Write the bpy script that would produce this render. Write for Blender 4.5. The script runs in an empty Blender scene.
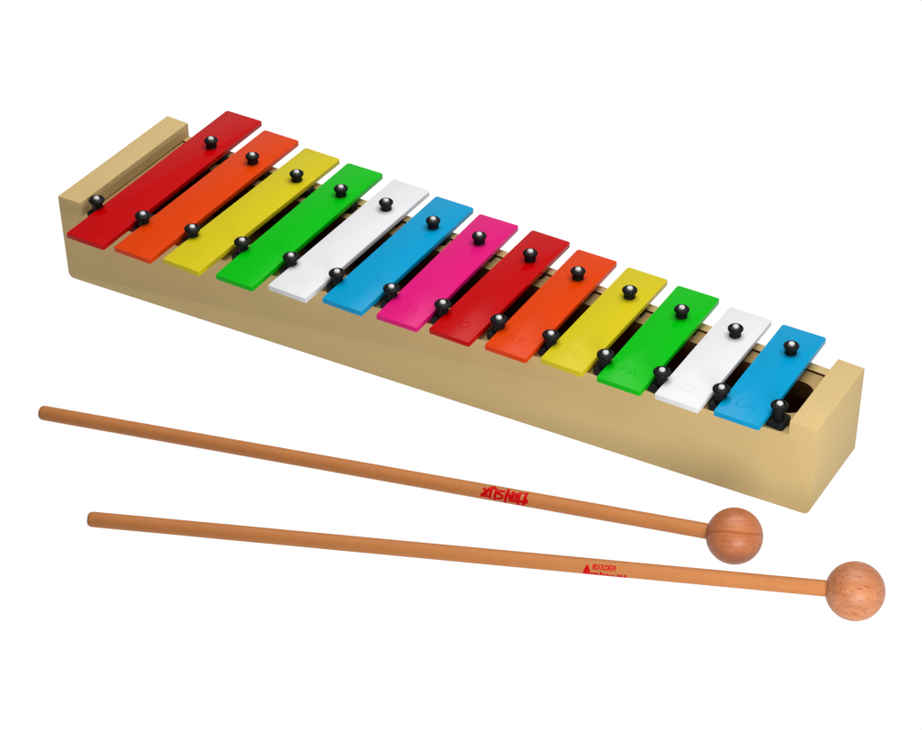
import bpy, bmesh, math, random
from mathutils import Vector, Matrix
random.seed(4)
R = math.radians
scene = bpy.context.scene
C = scene.collection

# ------------------------------------------------------------------ camera
def camera():
    az, pitch, roll = -0.5490923784837028, 0.6467094646731786, -0.0130340905280597
    f = Vector((math.cos(pitch)*math.sin(az), math.cos(pitch)*math.cos(az), -math.sin(pitch)))
    r = Vector((math.cos(az), -math.sin(az), 0)); u = r.cross(f)
    r2 = r*math.cos(roll)+u*math.sin(roll); u2 = -r*math.sin(roll)+u*math.cos(roll)
    cd = bpy.data.cameras.new('camera'); co = bpy.data.objects.new('camera', cd); C.objects.link(co)
    m = Matrix((r2, u2, -f)).transposed().to_4x4()
    m.translation = Vector((0.688798651461502, -0.7723192269018052, 0.6759521626435626))
    co.matrix_world = m
    cd.sensor_width = 36; cd.sensor_fit = 'HORIZONTAL'
    cd.lens = 2220.2459/922*36
    cd.shift_x = -0.246/922; cd.shift_y = -0.138/922
    cd.clip_start = 0.01; cd.clip_end = 200
    scene.camera = co
camera()

# ------------------------------------------------------------------ light and exposure
w = bpy.data.worlds.new('World'); scene.world = w; w.use_nodes = True
wn, wl = w.node_tree.nodes, w.node_tree.links
bg = wn['Background']; bg.inputs[1].default_value = 1.0
# invented surroundings gradient: brighter behind for reflections, dim in front to limit fill
wtc = wn.new('ShaderNodeTexCoord'); wsx = wn.new('ShaderNodeSeparateXYZ'); wmr = wn.new('ShaderNodeMapRange'); wmr.interpolation_type = 'SMOOTHSTEP'
wmr.inputs['From Min'].default_value = -0.5; wmr.inputs['From Max'].default_value = 0.7
wmr.inputs['To Min'].default_value = 0.02; wmr.inputs['To Max'].default_value = 0.38
wl.new(wtc.outputs['Generated'], wsx.inputs[0]); wl.new(wsx.outputs[1], wmr.inputs['Value']); wl.new(wmr.outputs[0], bg.inputs[0])
def area(name, loc, target, size, power, col=(1, 1, 1)):
    ld = bpy.data.lights.new(name, 'AREA'); ld.shape = 'RECTANGLE'; ld.size, ld.size_y = size
    ld.energy = power; ld.color = col
    o = bpy.data.objects.new(name, ld); C.objects.link(o); o.location = loc
    o.rotation_euler = (Vector(target)-Vector(loc)).to_track_quat('-Z', 'Y').to_euler()
    return o
area('softbox_overhead', (0.30, 0.22, 1.30), (0.25, 0, 0.04), (1.4, 1.2), 26, (1.0, 0.985, 0.96))
area('softbox_front', (0.66, -0.36, 0.105), (0.45, -0.02, 0.03), (0.30, 0.18), 2.15, (1.0, 0.975, 0.93))
scene.view_settings.view_transform = 'Standard'; scene.view_settings.look = 'None'
scene.view_settings.exposure = 0; scene.view_settings.gamma = 1

# ------------------------------------------------------------------ materials
def nt(name):
    m = bpy.data.materials.new(name); m.use_nodes = True
    n = m.node_tree.nodes; l = m.node_tree.links
    return m, n, l, n['Principled BSDF']
def paint(name, col, rough=0.3, coat=0.0, spec=0.5, var=0.05, nscale=900, bump=0.02, bdist=0.0002):
    m, n, l, b = nt(name)
    tc = n.new('ShaderNodeTexCoord')
    a = n.new('ShaderNodeTexNoise'); a.inputs['Scale'].default_value = nscale; a.inputs['Detail'].default_value = 3
    s = n.new('ShaderNodeTexNoise'); s.inputs['Scale'].default_value = 45; s.inputs['Detail'].default_value = 4
    l.new(tc.outputs['Object'], a.inputs['Vector']); l.new(tc.outputs['Object'], s.inputs['Vector'])
    ad = n.new('ShaderNodeMath'); ad.operation = 'ADD'
    l.new(a.outputs['Fac'], ad.inputs[0]); l.new(s.outputs['Fac'], ad.inputs[1])
    mr = n.new('ShaderNodeMapRange'); mr.inputs['From Min'].default_value = 0.6; mr.inputs['From Max'].default_value = 1.4
    mr.inputs['To Min'].default_value = 1-var; mr.inputs['To Max'].default_value = 1+var
    l.new(ad.outputs[0], mr.inputs['Value'])
    mx = n.new('ShaderNodeVectorMath'); mx.operation = 'SCALE'; mx.inputs[0].default_value = col
    l.new(mr.outputs[0], mx.inputs['Scale']); l.new(mx.outputs[0], b.inputs['Base Color'])
    rr = n.new('ShaderNodeMapRange'); rr.inputs['To Min'].default_value = rough*0.85; rr.inputs['To Max'].default_value = rough*1.2
    l.new(s.outputs['Fac'], rr.inputs['Value']); l.new(rr.outputs[0], b.inputs['Roughness'])
    b.inputs['Specular IOR Level'].default_value = spec
    b.inputs['Coat Weight'].default_value = coat; b.inputs['Coat Roughness'].default_value = 0.08
    bp = n.new('ShaderNodeBump'); bp.inputs['Strength'].default_value = bump*10; bp.inputs['Distance'].default_value = bdist*0.1
    l.new(a.outputs['Fac'], bp.inputs['Height']); l.new(bp.outputs[0], b.inputs['Normal'])
    return m
M = {}
M['case'] = paint('cream_paint', (0.495, 0.362, 0.162), 0.55, spec=0.12, var=0.045, nscale=700, bump=0.05)
M['board'] = paint('board_wood', (0.33, 0.22, 0.09), 0.6, spec=0.15, var=0.12, nscale=300, bump=0.05)
M['inside'] = paint('raw_wood_inside', (0.22, 0.105, 0.03), 0.8, spec=0.1, var=0.2, nscale=120, bump=0.05)
M['rubber'] = paint('black_rubber', (0.004, 0.004, 0.0045), 0.45, var=0.2, nscale=600, spec=0.13, bump=0.04)
BARCOL = {'red': (0.41, 0.0, 0.001), 'orange': (0.56, 0.041, 0.0), 'yellow': (0.50, 0.42, 0.008),
          'green': (0.0, 0.39, 0.004), 'white': (0.605, 0.615, 0.645), 'blue': (0.0, 0.25, 0.48), 'pink': (0.56, 0.006, 0.155)}
for k, v in BARCOL.items():
    M[k] = paint(k+'_enamel', v, 0.2, spec=0.1, var=0.02, nscale=1100, bump=0.012)
m, n, l, b = nt('nail_steel')
b.inputs['Base Color'].default_value = (0.50, 0.50, 0.51, 1); b.inputs['Metallic'].default_value = 0.6; b.inputs['Roughness'].default_value = 0.4
tc = n.new('ShaderNodeTexCoord'); ns = n.new('ShaderNodeTexNoise'); ns.inputs['Scale'].default_value = 900
l.new(tc.outputs['Object'], ns.inputs['Vector'])
mr = n.new('ShaderNodeMapRange'); mr.inputs['To Min'].default_value = 0.5; mr.inputs['To Max'].default_value = 0.75
l.new(ns.outputs['Fac'], mr.inputs['Value']); l.new(mr.outputs[0], b.inputs['Roughness'])
M['steel'] = m
M['stick'] = paint('stick_wood_lacquer', (0.385, 0.147, 0.046), 0.5, spec=0.14, var=0.06, nscale=500, bump=0.03)
M['red_ink'] = paint('red_ink', (0.42, 0.0, 0.002), 0.5, spec=0.08, var=0.08, nscale=1500)
def beech(name, base, dark, rot, patch=False, off=0.0):
    m, n, l, b = nt(name)
    tc = n.new('ShaderNodeTexCoord')
    mp = n.new('ShaderNodeMapping'); mp.inputs['Rotation'].default_value = rot; mp.inputs['Location'].default_value = (off, off*.7, 0)
    l.new(tc.outputs['Object'], mp.inputs['Vector'])
    def math_(op, x, y=None):
        q = n.new('ShaderNodeMath'); q.operation = op
        for i, v in enumerate((x, y)):
            if v is None: continue
            if isinstance(v, (int, float)): q.inputs[i].default_value = v
            else: l.new(v, q.inputs[i])
        return q.outputs[0]
    def stretched(sx, sy, sz, det=2):
        m2 = n.new('ShaderNodeMapping'); m2.inputs['Scale'].default_value = (sx, sy, sz)
        l.new(mp.outputs[0], m2.inputs['Vector'])
        t = n.new('ShaderNodeTexNoise'); t.inputs['Scale'].default_value = 1; t.inputs['Detail'].default_value = det
        l.new(m2.outputs[0], t.inputs['Vector']); return t.outputs['Fac']
    grain = stretched(30, 420, 620, 4)
    broad = stretched(12, 60, 110, 2)
    fleck = stretched(190, 800, 1200, 1)
    fl = n.new('ShaderNodeMapRange'); fl.inputs['From Min'].default_value = 0.665 if patch else 0.63; fl.inputs['From Max'].default_value = 0.72 if patch else 0.69
    l.new(fleck, fl.inputs['Value'])
    g = n.new('ShaderNodeMapRange'); g.inputs['From Min'].default_value = 0.32; g.inputs['From Max'].default_value = 0.72
    l.new(math_('ADD', math_('MULTIPLY', grain, 0.55), math_('MULTIPLY', broad, 0.45)), g.inputs['Value'])
    tot = math_('MAXIMUM', math_('MULTIPLY', g.outputs[0], 0.72), math_('MULTIPLY', fl.outputs[0], 0.85))
    if patch:   # one darker growth ring runs round the ball
        sp = n.new('ShaderNodeSeparateXYZ'); l.new(tc.outputs['Object'], sp.inputs[0])
        d = math_('ABSOLUTE', math_('ADD', math_('SUBTRACT', sp.outputs[2], 0.0012), math_('MULTIPLY', math_('SUBTRACT', broad, 0.5), 0.009)))
        ln = n.new('ShaderNodeMapRange'); ln.inputs['From Min'].default_value = 0.0; ln.inputs['From Max'].default_value = 0.0011
        ln.inputs['To Min'].default_value = 0.75; ln.inputs['To Max'].default_value = 0.0
        l.new(d, ln.inputs['Value']); tot = math_('MAXIMUM', tot, ln.outputs[0])
    mx = n.new('ShaderNodeMix'); mx.data_type = 'RGBA'
    mx.inputs[6].default_value = (*base, 1); mx.inputs[7].default_value = (*dark, 1)
    l.new(tot, mx.inputs[0]); l.new(mx.outputs[2], b.inputs['Base Color'])
    b.inputs['Roughness'].default_value = 0.5; b.inputs['Specular IOR Level'].default_value = 0.2
    b.inputs['Coat Weight'].default_value = 0.22; b.inputs['Coat Roughness'].default_value = 0.3
    bp = n.new('ShaderNodeBump'); bp.inputs['Strength'].default_value = 0.25; bp.inputs['Distance'].default_value = 0.0001
    l.new(math_('MULTIPLY', tot, -1), bp.inputs['Height']); l.new(bp.outputs[0], b.inputs['Normal'])
    return m
M['ball_a'] = beech('beech_straight_grain', (0.41, 0.145, 0.056), (0.22, 0.045, 0.010), (0, R(2), 0), patch=True, off=0.3)
M['ball_b'] = beech('beech_flecked_grain', (0.46, 0.19, 0.086), (0.21, 0.048, 0.016), (0, R(-8), 0), off=1.1)
m, n, l, b = nt('glowing_white_ground')          # added glow, keeps the ground plain white and free of shadows
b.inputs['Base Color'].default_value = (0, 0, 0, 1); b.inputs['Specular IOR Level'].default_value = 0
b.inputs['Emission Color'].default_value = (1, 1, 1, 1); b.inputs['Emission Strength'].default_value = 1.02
M['ground_glow'] = m

# ------------------------------------------------------------------ helpers
def obj(name, bm, mat, parent=None, smooth=True, angle=35):
    me = bpy.data.meshes.new(name)
    bmesh.ops.recalc_face_normals(bm, faces=bm.faces)
    bm.to_mesh(me); bm.free()
    o = bpy.data.objects.new(name, me); C.objects.link(o)
    for mm in (mat if isinstance(mat, (list, tuple)) else [mat]): me.materials.append(mm)
    if smooth:
        me.shade_smooth(); me.set_sharp_from_angle(angle=R(angle))
    if parent: o.parent = parent
    return o
def thing(name, label, cat, loc=(0, 0, 0), group=None):
    o = bpy.data.objects.new(name, None); C.objects.link(o); o.location = loc; o.empty_display_size = 0.02
    o['label'] = label; o['category'] = cat
    if group: o['group'] = group
    return o
def prism(poly, z0, z1):
    bm = bmesh.new()
    lo = [bm.verts.new((x, y, z0)) for x, y in poly]; hi = [bm.verts.new((x, y, z1)) for x, y in poly]
    bm.faces.new(lo[::-1]); bm.faces.new(hi)
    k = len(poly)
    for i in range(k): bm.faces.new((lo[i], lo[(i+1) % k], hi[(i+1) % k], hi[i]))
    return bm
def bevel(bm, edges, off, seg=3):
    bmesh.ops.bevel(bm, geom=list(edges), offset=off, segments=seg, profile=0.5, affect='EDGES', clamp_overlap=True)
def lathe(profile, seg=40, axis_pt=(0, 0)):
    bm = bmesh.new(); rings = []
    for r, z in profile:
        if r < 1e-7: rings.append([bm.verts.new((axis_pt[0], axis_pt[1], z))])
        else: rings.append([bm.verts.new((axis_pt[0]+r*math.cos(2*math.pi*i/seg), axis_pt[1]+r*math.sin(2*math.pi*i/seg), z)) for i in range(seg)])
    for a, b_ in zip(rings, rings[1:]):
        for i in range(seg):
            j = (i+1) % seg
            if len(a) == 1: bm.faces.new((a[0], b_[i], b_[j]))
            elif len(b_) == 1: bm.faces.new((a[i], a[j], b_[0]))
            else: bm.faces.new((a[i], a[j], b_[j], b_[i]))
    return bm
def boolean_cut(target, cutter_bm, cutter_mat):
    cme = bpy.data.meshes.new('cutter'); bmesh.ops.recalc_face_normals(cutter_bm, faces=cutter_bm.faces)
    cutter_bm.to_mesh(cme); cutter_bm.free(); cme.materials.append(cutter_mat)
    co = bpy.data.objects.new('cutter', cme); C.objects.link(co)
    if cutter_mat.name not in [x.name for x in target.data.materials]: target.data.materials.append(cutter_mat)
    md = target.modifiers.new('cut', 'BOOLEAN'); md.operation = 'DIFFERENCE'; md.solver = 'EXACT'; md.object = co
    md.material_mode = 'TRANSFER'
    dg = bpy.context.evaluated_depsgraph_get(); dg.update()
    new = bpy.data.meshes.new_from_object(target.evaluated_get(dg), depsgraph=dg)
    target.modifiers.clear(); old = target.data; target.data = new; new.name = target.name
    bpy.data.objects.remove(co)
    new.set_sharp_from_angle(angle=R(35))

# ------------------------------------------------------------------ the surface
bm = bmesh.new()
vs = [bm.verts.new(p) for p in ((-4, -4, 0), (4, -4, 0), (4, 4, 0), (-4, 4, 0))]; bm.faces.new(vs)
g = obj('ground', bm, M['ground_glow'], smooth=False); g['kind'] = 'structure'

# ------------------------------------------------------------------ the glockenspiel's case
L, WL, WR, H, S, TBL, TBR, ZT, BW, BT = 0.42, 0.09435, 0.05316, 0.05031, 0.00757, 0.01441, 0.01359, 0.04924, 0.02288, 0.00262
def half(x): return (WL+(WR-WL)*x/L)/2
glock = thing('glockenspiel', 'tapered cream wooden glockenspiel with thirteen brightly coloured metal bars', 'glockenspiel', (0, 0, 0))
def case():
    prof = [(0, 0), (L, 0), (L, H), (L-TBR, H), (L-TBR, H-S), (TBL, H-S), (TBL, H+0.0007), (0, H+0.0007)]
    bm = bmesh.new()
    F = [bm.verts.new((x, -half(x), z)) for x, z in prof]; B = [bm.verts.new((x, half(x), z)) for x, z in prof]
    bm.faces.new(F); bm.faces.new(B[::-1]); k = len(prof)
    for i in range(k): bm.faces.new((F[i], B[i], B[(i+1) % k], F[(i+1) % k]))
    bmesh.ops.recalc_face_normals(bm, faces=bm.faces)
    def mid(e): return (e.verts[0].co+e.verts[1].co)/2
    bot_end = [e for e in bm.edges if abs(mid(e).z) < 1e-6 and abs(mid(e).y) < 1e-4 and (mid(e).x < 1e-4 or mid(e).x > L-1e-4)]
    bevel(bm, bot_end, 0.0032, 6)
    lefts = [e for e in bm.edges if len(e.link_faces) == 2 and mid(e).x < 1e-4 and abs(e.verts[0].co.x) < 1e-4 and abs(e.verts[1].co.x) < 1e-4 and abs(mid(e).y) > 0.02 and abs(e.verts[0].co.z-e.verts[1].co.z) > 0.02]
    bevel(bm, lefts, 0.0022, 5)
    rest = [e for e in bm.edges if len(e.link_faces) == 2 and e.calc_face_angle(0) > R(40)]
    # leave the notch's inner corner and rail arrises crisp, soften all outer arrises
    rest = [e for e in rest if not (abs(mid(e).y) < 1e-4 and abs(mid(e).z-(H-S)) < 1e-5)]
    rail = [e for e in rest if abs(mid(e).z-(H-S)) < 1e-5 or (abs(mid(e).x-TBL) < 1e-4 or abs(mid(e).x-(L-TBR)) < 1e-4)]
    outer = [e for e in rest if e not in rail]
    bevel(bm, outer, 0.0009, 3)
    o = obj('case', bm, M['case'], glock)
    t = 0.0052
    x0, x1 = TBL-0.0002, L-TBR+0.0002
    boolean_cut(o, prism([(x0, -half(x0)+t), (x1, -half(x1)+t), (x1, half(x1)-t), (x0, half(x0)-t)], 0.007, H-S+0.0001), M['inside'])
    return o
case_o = case()
# cavity cutter stops at the rail level, so the end blocks overhang it slightly; board with a routed slot
def board():
    t = 0.0052+0.0005
    x0, x1 = TBL-0.0010, L-TBR+0.0010
    zt = H-S-0.0007
    bm = prism([(x0, -half(x0)+t), (x1, -half(x1)+t), (x1, half(x1)-t), (x0, half(x0)-t)], zt-0.009, zt)
    bevel(bm, [e for e in bm.edges if abs(e.verts[0].co.z-zt) < 1e-6 and abs(e.verts[1].co.z-zt) < 1e-6 and abs(e.verts[0].co.x-e.verts[1].co.x) > 0.1], 0.0006, 2)
    o = obj('slotted_board', bm, M['board'], glock)
    def sh(x): return 0.0132+(0.4-x)*0.0325
    pts = []
    xr, xl = 0.4047, 0.0190
    for cx, cy, a0, rr in ((xr, -1, -90, 0.0095), (xr, 1, 0, 0.0095), (xl, 1, 90, 0.012), (xl, -1, 180, 0.012)):
        hw = sh(cx); ccx = cx-rr if cx > .2 else cx+rr; ccy = cy*(hw-rr)
        for i in range(9):
            a = R(a0+i*90/8); pts.append((ccx+rr*math.cos(a), ccy+rr*math.sin(a)))
    boolean_cut(o, prism(pts, zt-0.02, zt+0.01), M['inside'])
    return o
board()

# ------------------------------------------------------------------ tone bars
# centre of the near end, centre of the far end, width
bars = [(0.0359, -0.0702, 0.0349, 0.0709, 0.0237), (0.0643, -0.0680, 0.0646, 0.0641, 0.0228), (0.0921, -0.0642, 0.0943, 0.0598, 0.0226),
        (0.1230, -0.0621, 0.1224, 0.0587, 0.0222), (0.1511, -0.0566, 0.1524, 0.0571, 0.0225), (0.1805, -0.0523, 0.1806, 0.0543, 0.0229),
        (0.2107, -0.0503, 0.2088, 0.0514, 0.0229), (0.2386, -0.0476, 0.2392, 0.0516, 0.0223), (0.2683, -0.0454, 0.2677, 0.0481, 0.0224),
        (0.2962, -0.0413, 0.2968, 0.0466, 0.0223), (0.3261, -0.0407, 0.3255, 0.0449, 0.0227), (0.3550, -0.0386, 0.3552, 0.0414, 0.0223),
        (0.3841, -0.0362, 0.3833, 0.0411, 0.0226)]
cols = ['red', 'orange', 'yellow', 'green', 'white', 'blue', 'pink', 'red', 'orange', 'yellow', 'green', 'white', 'blue']
notes = ['DO', 'RE', 'MI', 'FA', 'SOL', 'LA', 'SI', 'DO', 'RE', 'MI', 'FA', 'SOL', 'LA']
barlab = ['long glossy red bar at the wide end', 'long orange bar beside the longest red bar', 'long yellow bar between orange and green',
          'long green bar between yellow and white', 'longer white bar between green and blue', 'blue bar between white and pink',
          'the single pink bar', 'shorter red bar beside the pink bar', 'shorter orange bar between red and yellow',
          'shorter yellow bar between orange and green', 'shorter green bar between yellow and white', 'shorter white bar between green and blue',
          'shortest bar, blue, at the narrow end']
def text_bm(s, size, depth, origin, offs=-0.0):
    cu = bpy.data.curves.new('lettering', 'FONT'); cu.body = s; cu.size = 1; cu.align_x = 'CENTER'; cu.extrude = depth/size; cu.offset = offs
    cu.resolution_u = 4
    to = bpy.data.objects.new('lettering', cu); C.objects.link(to)
    dg = bpy.context.evaluated_depsgraph_get(); dg.update()
    me = bpy.data.meshes.new_from_object(to.evaluated_get(dg), depsgraph=dg)
    bpy.data.objects.remove(to)
    xs = [v.co.x for v in me.vertices]; ys = [v.co.y for v in me.vertices]
    cx, sx = (min(xs)+max(xs))/2, (0.0078 if len(s) == 2 and 'I' in s else 0.0094)/(max(xs)-min(xs))
    me.transform(Matrix.Translation(origin) @ Matrix.Diagonal((sx, 0.0058/(max(ys)-min(ys)), size, 1)) @ Matrix.Translation((-cx, -min(ys), 0)))
    return me
def make_bar(i):
    ax, ay, bx_, by_, BW = bars[i]
    mid_ = Vector(((ax+bx_)/2, (ay+by_)/2, 0)); ln = math.hypot(bx_-ax, by_-ay); turn = math.atan2(-(bx_-ax), by_-ay)
    xc, y0, y1 = 0.0, -ln/2, ln/2
    poly = []
    for cx, cy, a0, rr in ((xc+BW/2, y0, -90, 0.0004), (xc+BW/2, y1, 0, 0.0010), (xc-BW/2, y1, 90, 0.0010), (xc-BW/2, y0, 180, 0.0004)):
        ccx = cx-rr if cx > xc else cx+rr; ccy = cy+rr if cy == y0 else cy-rr
        for k in range(6):
            a = R(a0+k*18); poly.append((ccx+rr*math.cos(a), ccy+rr*math.sin(a)))
    bm = prism(poly, ZT-BT, ZT)
    bevel(bm, [e for e in bm.edges if abs(e.verts[0].co.z-e.verts[1].co.z) < 1e-7], 0.00025, 2)
    tm = text_bm(notes[i], 0.0060, 0.00008, (xc-0.0002, y0+0.0088, ZT), -0.022)
    bm.from_mesh(tm)
    bmesh.ops.transform(bm, matrix=Matrix.Translation(mid_) @ Matrix.Rotation(turn, 4, 'Z'), verts=bm.verts)
    o = obj('tone_bar', bm, M[cols[i]], glock); o['label'] = barlab[i]
    return o
for i in range(13): make_bar(i)

# ------------------------------------------------------------------ pins
back = [(0.0388, 0.0351), (0.0675, 0.033), (0.0971, 0.0311), (0.1256, 0.03), (0.1534, 0.0307), (0.1827, 0.029), (0.2109, 0.0285), (0.2402, 0.0279),
        (0.269, 0.0262), (0.2981, 0.0244), (0.3275, 0.0225), (0.3561, 0.0217), (0.3846, 0.0224)]
front = [(0.0222, -0.0421), (0.0519, -0.0419), (0.0808, -0.0392), (0.1099, -0.0365), (0.139, -0.0349), (0.167, -0.0348), (0.1968, -0.0331),
         (0.2253, -0.0317), (0.255, -0.0288), (0.2832, -0.0277), (0.3128, -0.0278), (0.3414, -0.0269), (0.3704, -0.0244), (0.3984, -0.022)]
def sleeve_bm(hr, sr, z_low, dz=0.0003):
    prof = [(0, z_low), (sr, z_low), (sr, ZT+0.0006), (sr*0.96, ZT+0.0016), (sr*0.97, ZT+0.0022+dz)] + [(hr*a_, ZT+b_+dz) for a_, b_ in
            ((0.86, 0.0029), (0.97, 0.0032), (1.0, 0.0036), (0.985, 0.0040), (0.92, 0.0043), (0.82, 0.0046), (0.70, 0.0049), (0.62, 0.0049), (0.56, 0.0047), (0.53, 0.0043), (0.52, 0.0040))] + [(0, ZT+0.0039+dz)]
    return lathe(prof, 36)
def pad_into(bm, lx, ly, z0, z1, r=0.0016):
    pts = []
    for cx, cy, a0 in ((lx, -ly, -90), (lx, ly, 0), (-lx, ly, 90), (-lx, -ly, 180)):
        for k in range(5):
            a = R(a0+k*22.5); pts.append((cx-math.copysign(r, cx)+r*math.cos(a), cy-math.copysign(r, cy)+r*math.sin(a)))
    p = prism(pts, z0, z1)
    bevel(p, [e for e in p.edges if abs(e.verts[0].co.z-z1) < 1e-7 and abs(e.verts[1].co.z-z1) < 1e-7], 0.0005, 2)
    me = bpy.data.meshes.new('pad'); p.to_mesh(me); p.free(); bm.from_mesh(me)
def nail_bm(dz=0.0003):
    z = ZT+0.0041+dz
    return lathe([(0, z-0.006), (0.0011, z-0.006), (0.0011, z), (0.0017, z), (0.00175, z+0.0003), (0.0016, z+0.0009), (0.0013, z+0.0014), (0.0007, z+0.00165), (0, z+0.00172)], 28)
def pin_proto(hr, sr, front_):
    zr = H-S+0.0001
    if front_:
        bm = sleeve_bm(hr, sr, zr+0.0005); pad_into(bm, 0.0046, 0.0045, zr, ZT-BT-0.0001)
    else:
        bm = sleeve_bm(hr, sr, zr+0.0005); pad_into(bm, 0.0088, 0.0036, zr, ZT-BT-0.0001)
    s = obj('pin', bm, M['rubber'], glock)
    nl = obj('nail_head', nail_bm(), M['steel'], s)
    return s
def place(proto, pts):
    kids = list(proto.children)
    for i, (x, y) in enumerate(pts):
        if i == 0: o = proto
        else:
            o = proto.copy(); C.objects.link(o); o.parent = glock
            for k in kids:
                c = k.copy(); C.objects.link(c); c.parent = o
        o.location = (x, y, 0)
        o.rotation_euler = (R(random.uniform(-0.5, 0.5)), R(random.uniform(-0.5, 0.5)), R(random.uniform(-4, 4)))
place(pin_proto(0.0038, 0.0029, False), back)
place(pin_proto(0.0042, 0.0029, True), front)

# ------------------------------------------------------------------ printed marks wrapped onto a stick
def seg_dist(px, py, a, b):
    ax, ay = a; bx, by = b; dx, dy = bx-ax, by-ay
    t = max(0, min(1, ((px-ax)*dx+(py-ay)*dy)/(dx*dx+dy*dy+1e-12)))
    return math.hypot(px-ax-t*dx, py-ay-t*dy)
def logo_segments():
    # logo drawn in flat units (u along the stick towards the ball, v = across, + towards the lower side), mm
    k = 1/34.5
    raw = [([(118, 182), (119, 183)], 25), ([(88, 288), (150, 235), (205, 180), (262, 152)], 25), ([(80, 290), (150, 300), (235, 325)], 17), ([(160, 240), (185, 310)], 15),
           ([(240, 165), (222, 318)], 22), ([(245, 160), (320, 195), (300, 350)], 22), ([(225, 320), (245, 322)], 12),
           ([(440, 225), (375, 215), (352, 255), (430, 292), (425, 335), (335, 342)], 19),
           ([(505, 200), (478, 400)], 24), ([(510, 215), (565, 370)], 17), ([(592, 235), (556, 378)], 18),
           ([(612, 265), (662, 268), (640, 388), (590, 382), (612, 265)], 18),
           ([(705, 250), (690, 440)], 21), ([(812, 258), (775, 455)], 21), ([(650, 385), (838, 392)], 22), ([(832, 365), (822, 420)], 17), ([(690, 250), (828, 262)], 12),
           ([(680, 440), (710, 442)], 15), ([(750, 452), (795, 458)], 15)]
    out = []
    for pts, w_ in raw:
        q = []
        for x, y in pts:
            d = y-(207+0.1735*x); d = max(-0.97, min(0.97, d/136))
            q.append(((x-455)*k, math.asin(d)*4.0))
        out.append((q, w_*k*1.12))
    return out
GL = {'P': [[(0, 0), (0, 6), (3, 6), (4, 5), (4, 4), (3, 3), (0, 3)]], 'E': [[(4, 0), (0, 0), (0, 6), (4, 6)], [(0, 3), (3, 3)]],
      'R': [[(0, 0), (0, 6), (3, 6), (4, 5), (4, 4), (3, 3), (0, 3)], [(2, 3), (4, 0)]], 'C': [[(4, 1), (3, 0), (1, 0), (0, 1), (0, 5), (1, 6), (3, 6), (4, 5)]],
      'U': [[(0, 6), (0, 1), (1, 0), (3, 0), (4, 1), (4, 6)]], 'S': [[(0, 0.5), (1, 0), (3, 0), (4, 1), (4, 2), (0, 4), (0, 5), (1, 6), (3, 6), (4, 5.5)]],
      'I': [[(2, 0), (2, 6)]], 'O': [[(1, 0), (3, 0), (4, 1), (4, 5), (3, 6), (1, 6), (0, 5), (0, 1), (1, 0)]], 'N': [[(0, 0), (0, 6), (4, 0), (4, 6)]]}
def second_segments():
    out = []
    word = 'PERCUSION'; sx = 10.2/(len(word)*5.2); sy = 2.3/6
    for i, ch in enumerate(word):
        for pl in GL[ch]:
            # the print is upside down as the mallet lies: first letter nearest the ball
            out.append(([(5.1-(i*5.2+x)*sx, 1.05-y*sy) for x, y in pl], 0.19))
    # peak of the swash and the crowns of the large letters which run on round the stick
    out.append(([(-7.3, -0.55), (-7.4, 0.3)], 0.25)); out.append(([(-7.35, 0.1), (-7.6, 1.2)], 0.7)); out.append(([(-7.6, 1.4), (-8.3, 4.3)], 1.1)); out.append(([(-6.9, 0.8), (-6.2, 4.0)], 0.55))
    for u, v0 in ((-5.2, 3.1), (-4.0, 3.1), (-2.9, 3.0), (-1.2, 2.4), (0.0, 3.1), (1.4, 3.1), (2.6, 3.6), (4.0, 3.7), (6.6, 3.0), (7.8, 3.0), (9.6, 2.9)):
        out.append(([(u, v0), (u-0.3, v0+3.4)], 0.5))
    out.append(([(-8.5, 4.5), (10.2, 4.3)], 0.6)); out.append(([(-6.5, 6.4), (9.4, 6.2)], 0.5))
    return out

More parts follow.
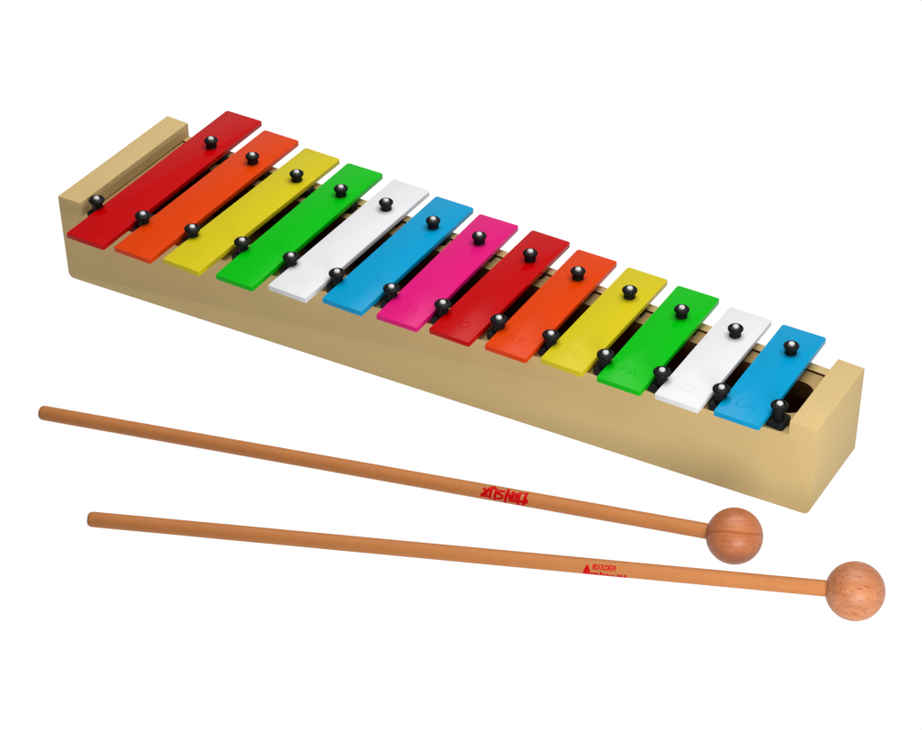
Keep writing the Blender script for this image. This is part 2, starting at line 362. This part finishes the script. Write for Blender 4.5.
# ------------------------------------------------------------------ mallets
def mallet(label, ball, tip, rb, rs, ball_mat, segs, s_mark, roll, group, spin):
    ball, tip = Vector(ball), Vector(tip)
    t = thing('mallet', label, 'mallet', (ball.x, ball.y, 0), group)
    d = (ball-tip); Ln = d.length; X = d.normalized()
    Z = (Vector((0, 0, 1))-X*X.z).normalized(); Y = Z.cross(X)
    mw = Matrix((X, Y, Z)).transposed().to_4x4(); mw.translation = tip-Vector((ball.x, ball.y, 0))
    # stick, local X from tip to ball
    prof = [(0, 0), (rs*0.55, 0.0), (rs*0.82, 0.0003), (rs*0.96, 0.0011), (rs, 0.0024)]
    for k in range(1, 25): prof.append((rs*(1+0.004*math.sin(k*1.7)), 0.0024+(Ln-0.0024-0.002)*k/24))
    prof.append((0, Ln-0.002))
    bm = lathe(prof, 48)
    bmesh.ops.transform(bm, matrix=Matrix.Rotation(R(90), 4, 'Y'), verts=bm.verts)
    st = obj('stick', bm, M['stick'], t, angle=60); st.matrix_local = mw
    # ball head, a touch out of round, drilled where the stick enters
    bm = bmesh.new(); bmesh.ops.create_uvsphere(bm, u_segments=72, v_segments=44, radius=rb)
    hd = obj('ball_head', bm, ball_mat, t, angle=80); hd.location = (0, 0, ball.z); hd.rotation_euler = spin
    # printed mark: grid cells laid on the stick's own surface
    cell = 0.00010; r2 = rs*1.0045+0.00002
    us = [p[0] for q, _ in segs for p in q]; vs_ = [p[1] for q, _ in segs for p in q]
    u0, u1 = min(us)-1, max(us)+1; v0, v1 = min(vs_)-1, max(vs_)+1
    c = cell*1000; nu, nv = int((u1-u0)/c), int((v1-v0)/c)
    lines = []
    for q, wd in segs:
        for a, b_ in zip(q, q[1:]): lines.append((a, b_, wd, min(a[0], b_[0])-wd, max(a[0], b_[0])+wd, min(a[1], b_[1])-wd, max(a[1], b_[1])+wd))
    bm = bmesh.new(); vc = {}
    def V(i, j):
        if (i, j) not in vc:
            ang = (v0+j*c)/1000/rs + roll
            # angle measured from the side that faces the camera, growing downwards
            vc[(i, j)] = bm.verts.new((s_mark+(u0+i*c)/1000, -r2*math.sin(ang), r2*math.cos(ang)))
        return vc[(i, j)]
    for i in range(nu):
        uu = u0+(i+.5)*c
        act = [s for s in lines if s[3] <= uu <= s[4]]
        if not act: continue
        for j in range(nv):
            vv = v0+(j+.5)*c
            for a, b_, wd, x0, x1, y0, y1 in act:
                if y0 <= vv <= y1 and seg_dist(uu, vv, a, b_) < wd:
                    bm.faces.new((V(i, j), V(i, j+1), V(i+1, j+1), V(i+1, j))); break
    lg = obj('printed_mark', bm, M['red_ink'], st)
    return t
def s_at(ball, tip, x_pix):   # distance along the stick of a point given as fraction
    return (Vector(ball)-Vector(tip)).length*x_pix
# unit: roll angle = direction (from vertical, towards the viewer) whose surface faces the camera
CAMA = R(51)
GRAIN_A = (R(-35), R(4), R(31)); GRAIN_B = (R(-30), R(6), R(31))
b1, e1 = (0.4021, -0.0708, 0.0129), (0.0656, -0.1497, 0.0036)
b2, e2 = (0.4630, -0.0773, 0.0131), (0.1362, -0.2005, 0.0036)
mallet('wooden mallet nearer the glockenspiel, large red printed mark in full view', b1, e1, 0.01285, 0.0036, M['ball_a'],
       logo_segments(), s_at(b1, e1, 0.690), CAMA, 'pair of wooden mallets', GRAIN_A)
mallet('wooden mallet farther from the glockenspiel, red mark half turned under', b2, e2, 0.01305, 0.0036, M['ball_b'],
       second_segments(), s_at(b2, e2, 0.686), CAMA, 'pair of wooden mallets', GRAIN_B)
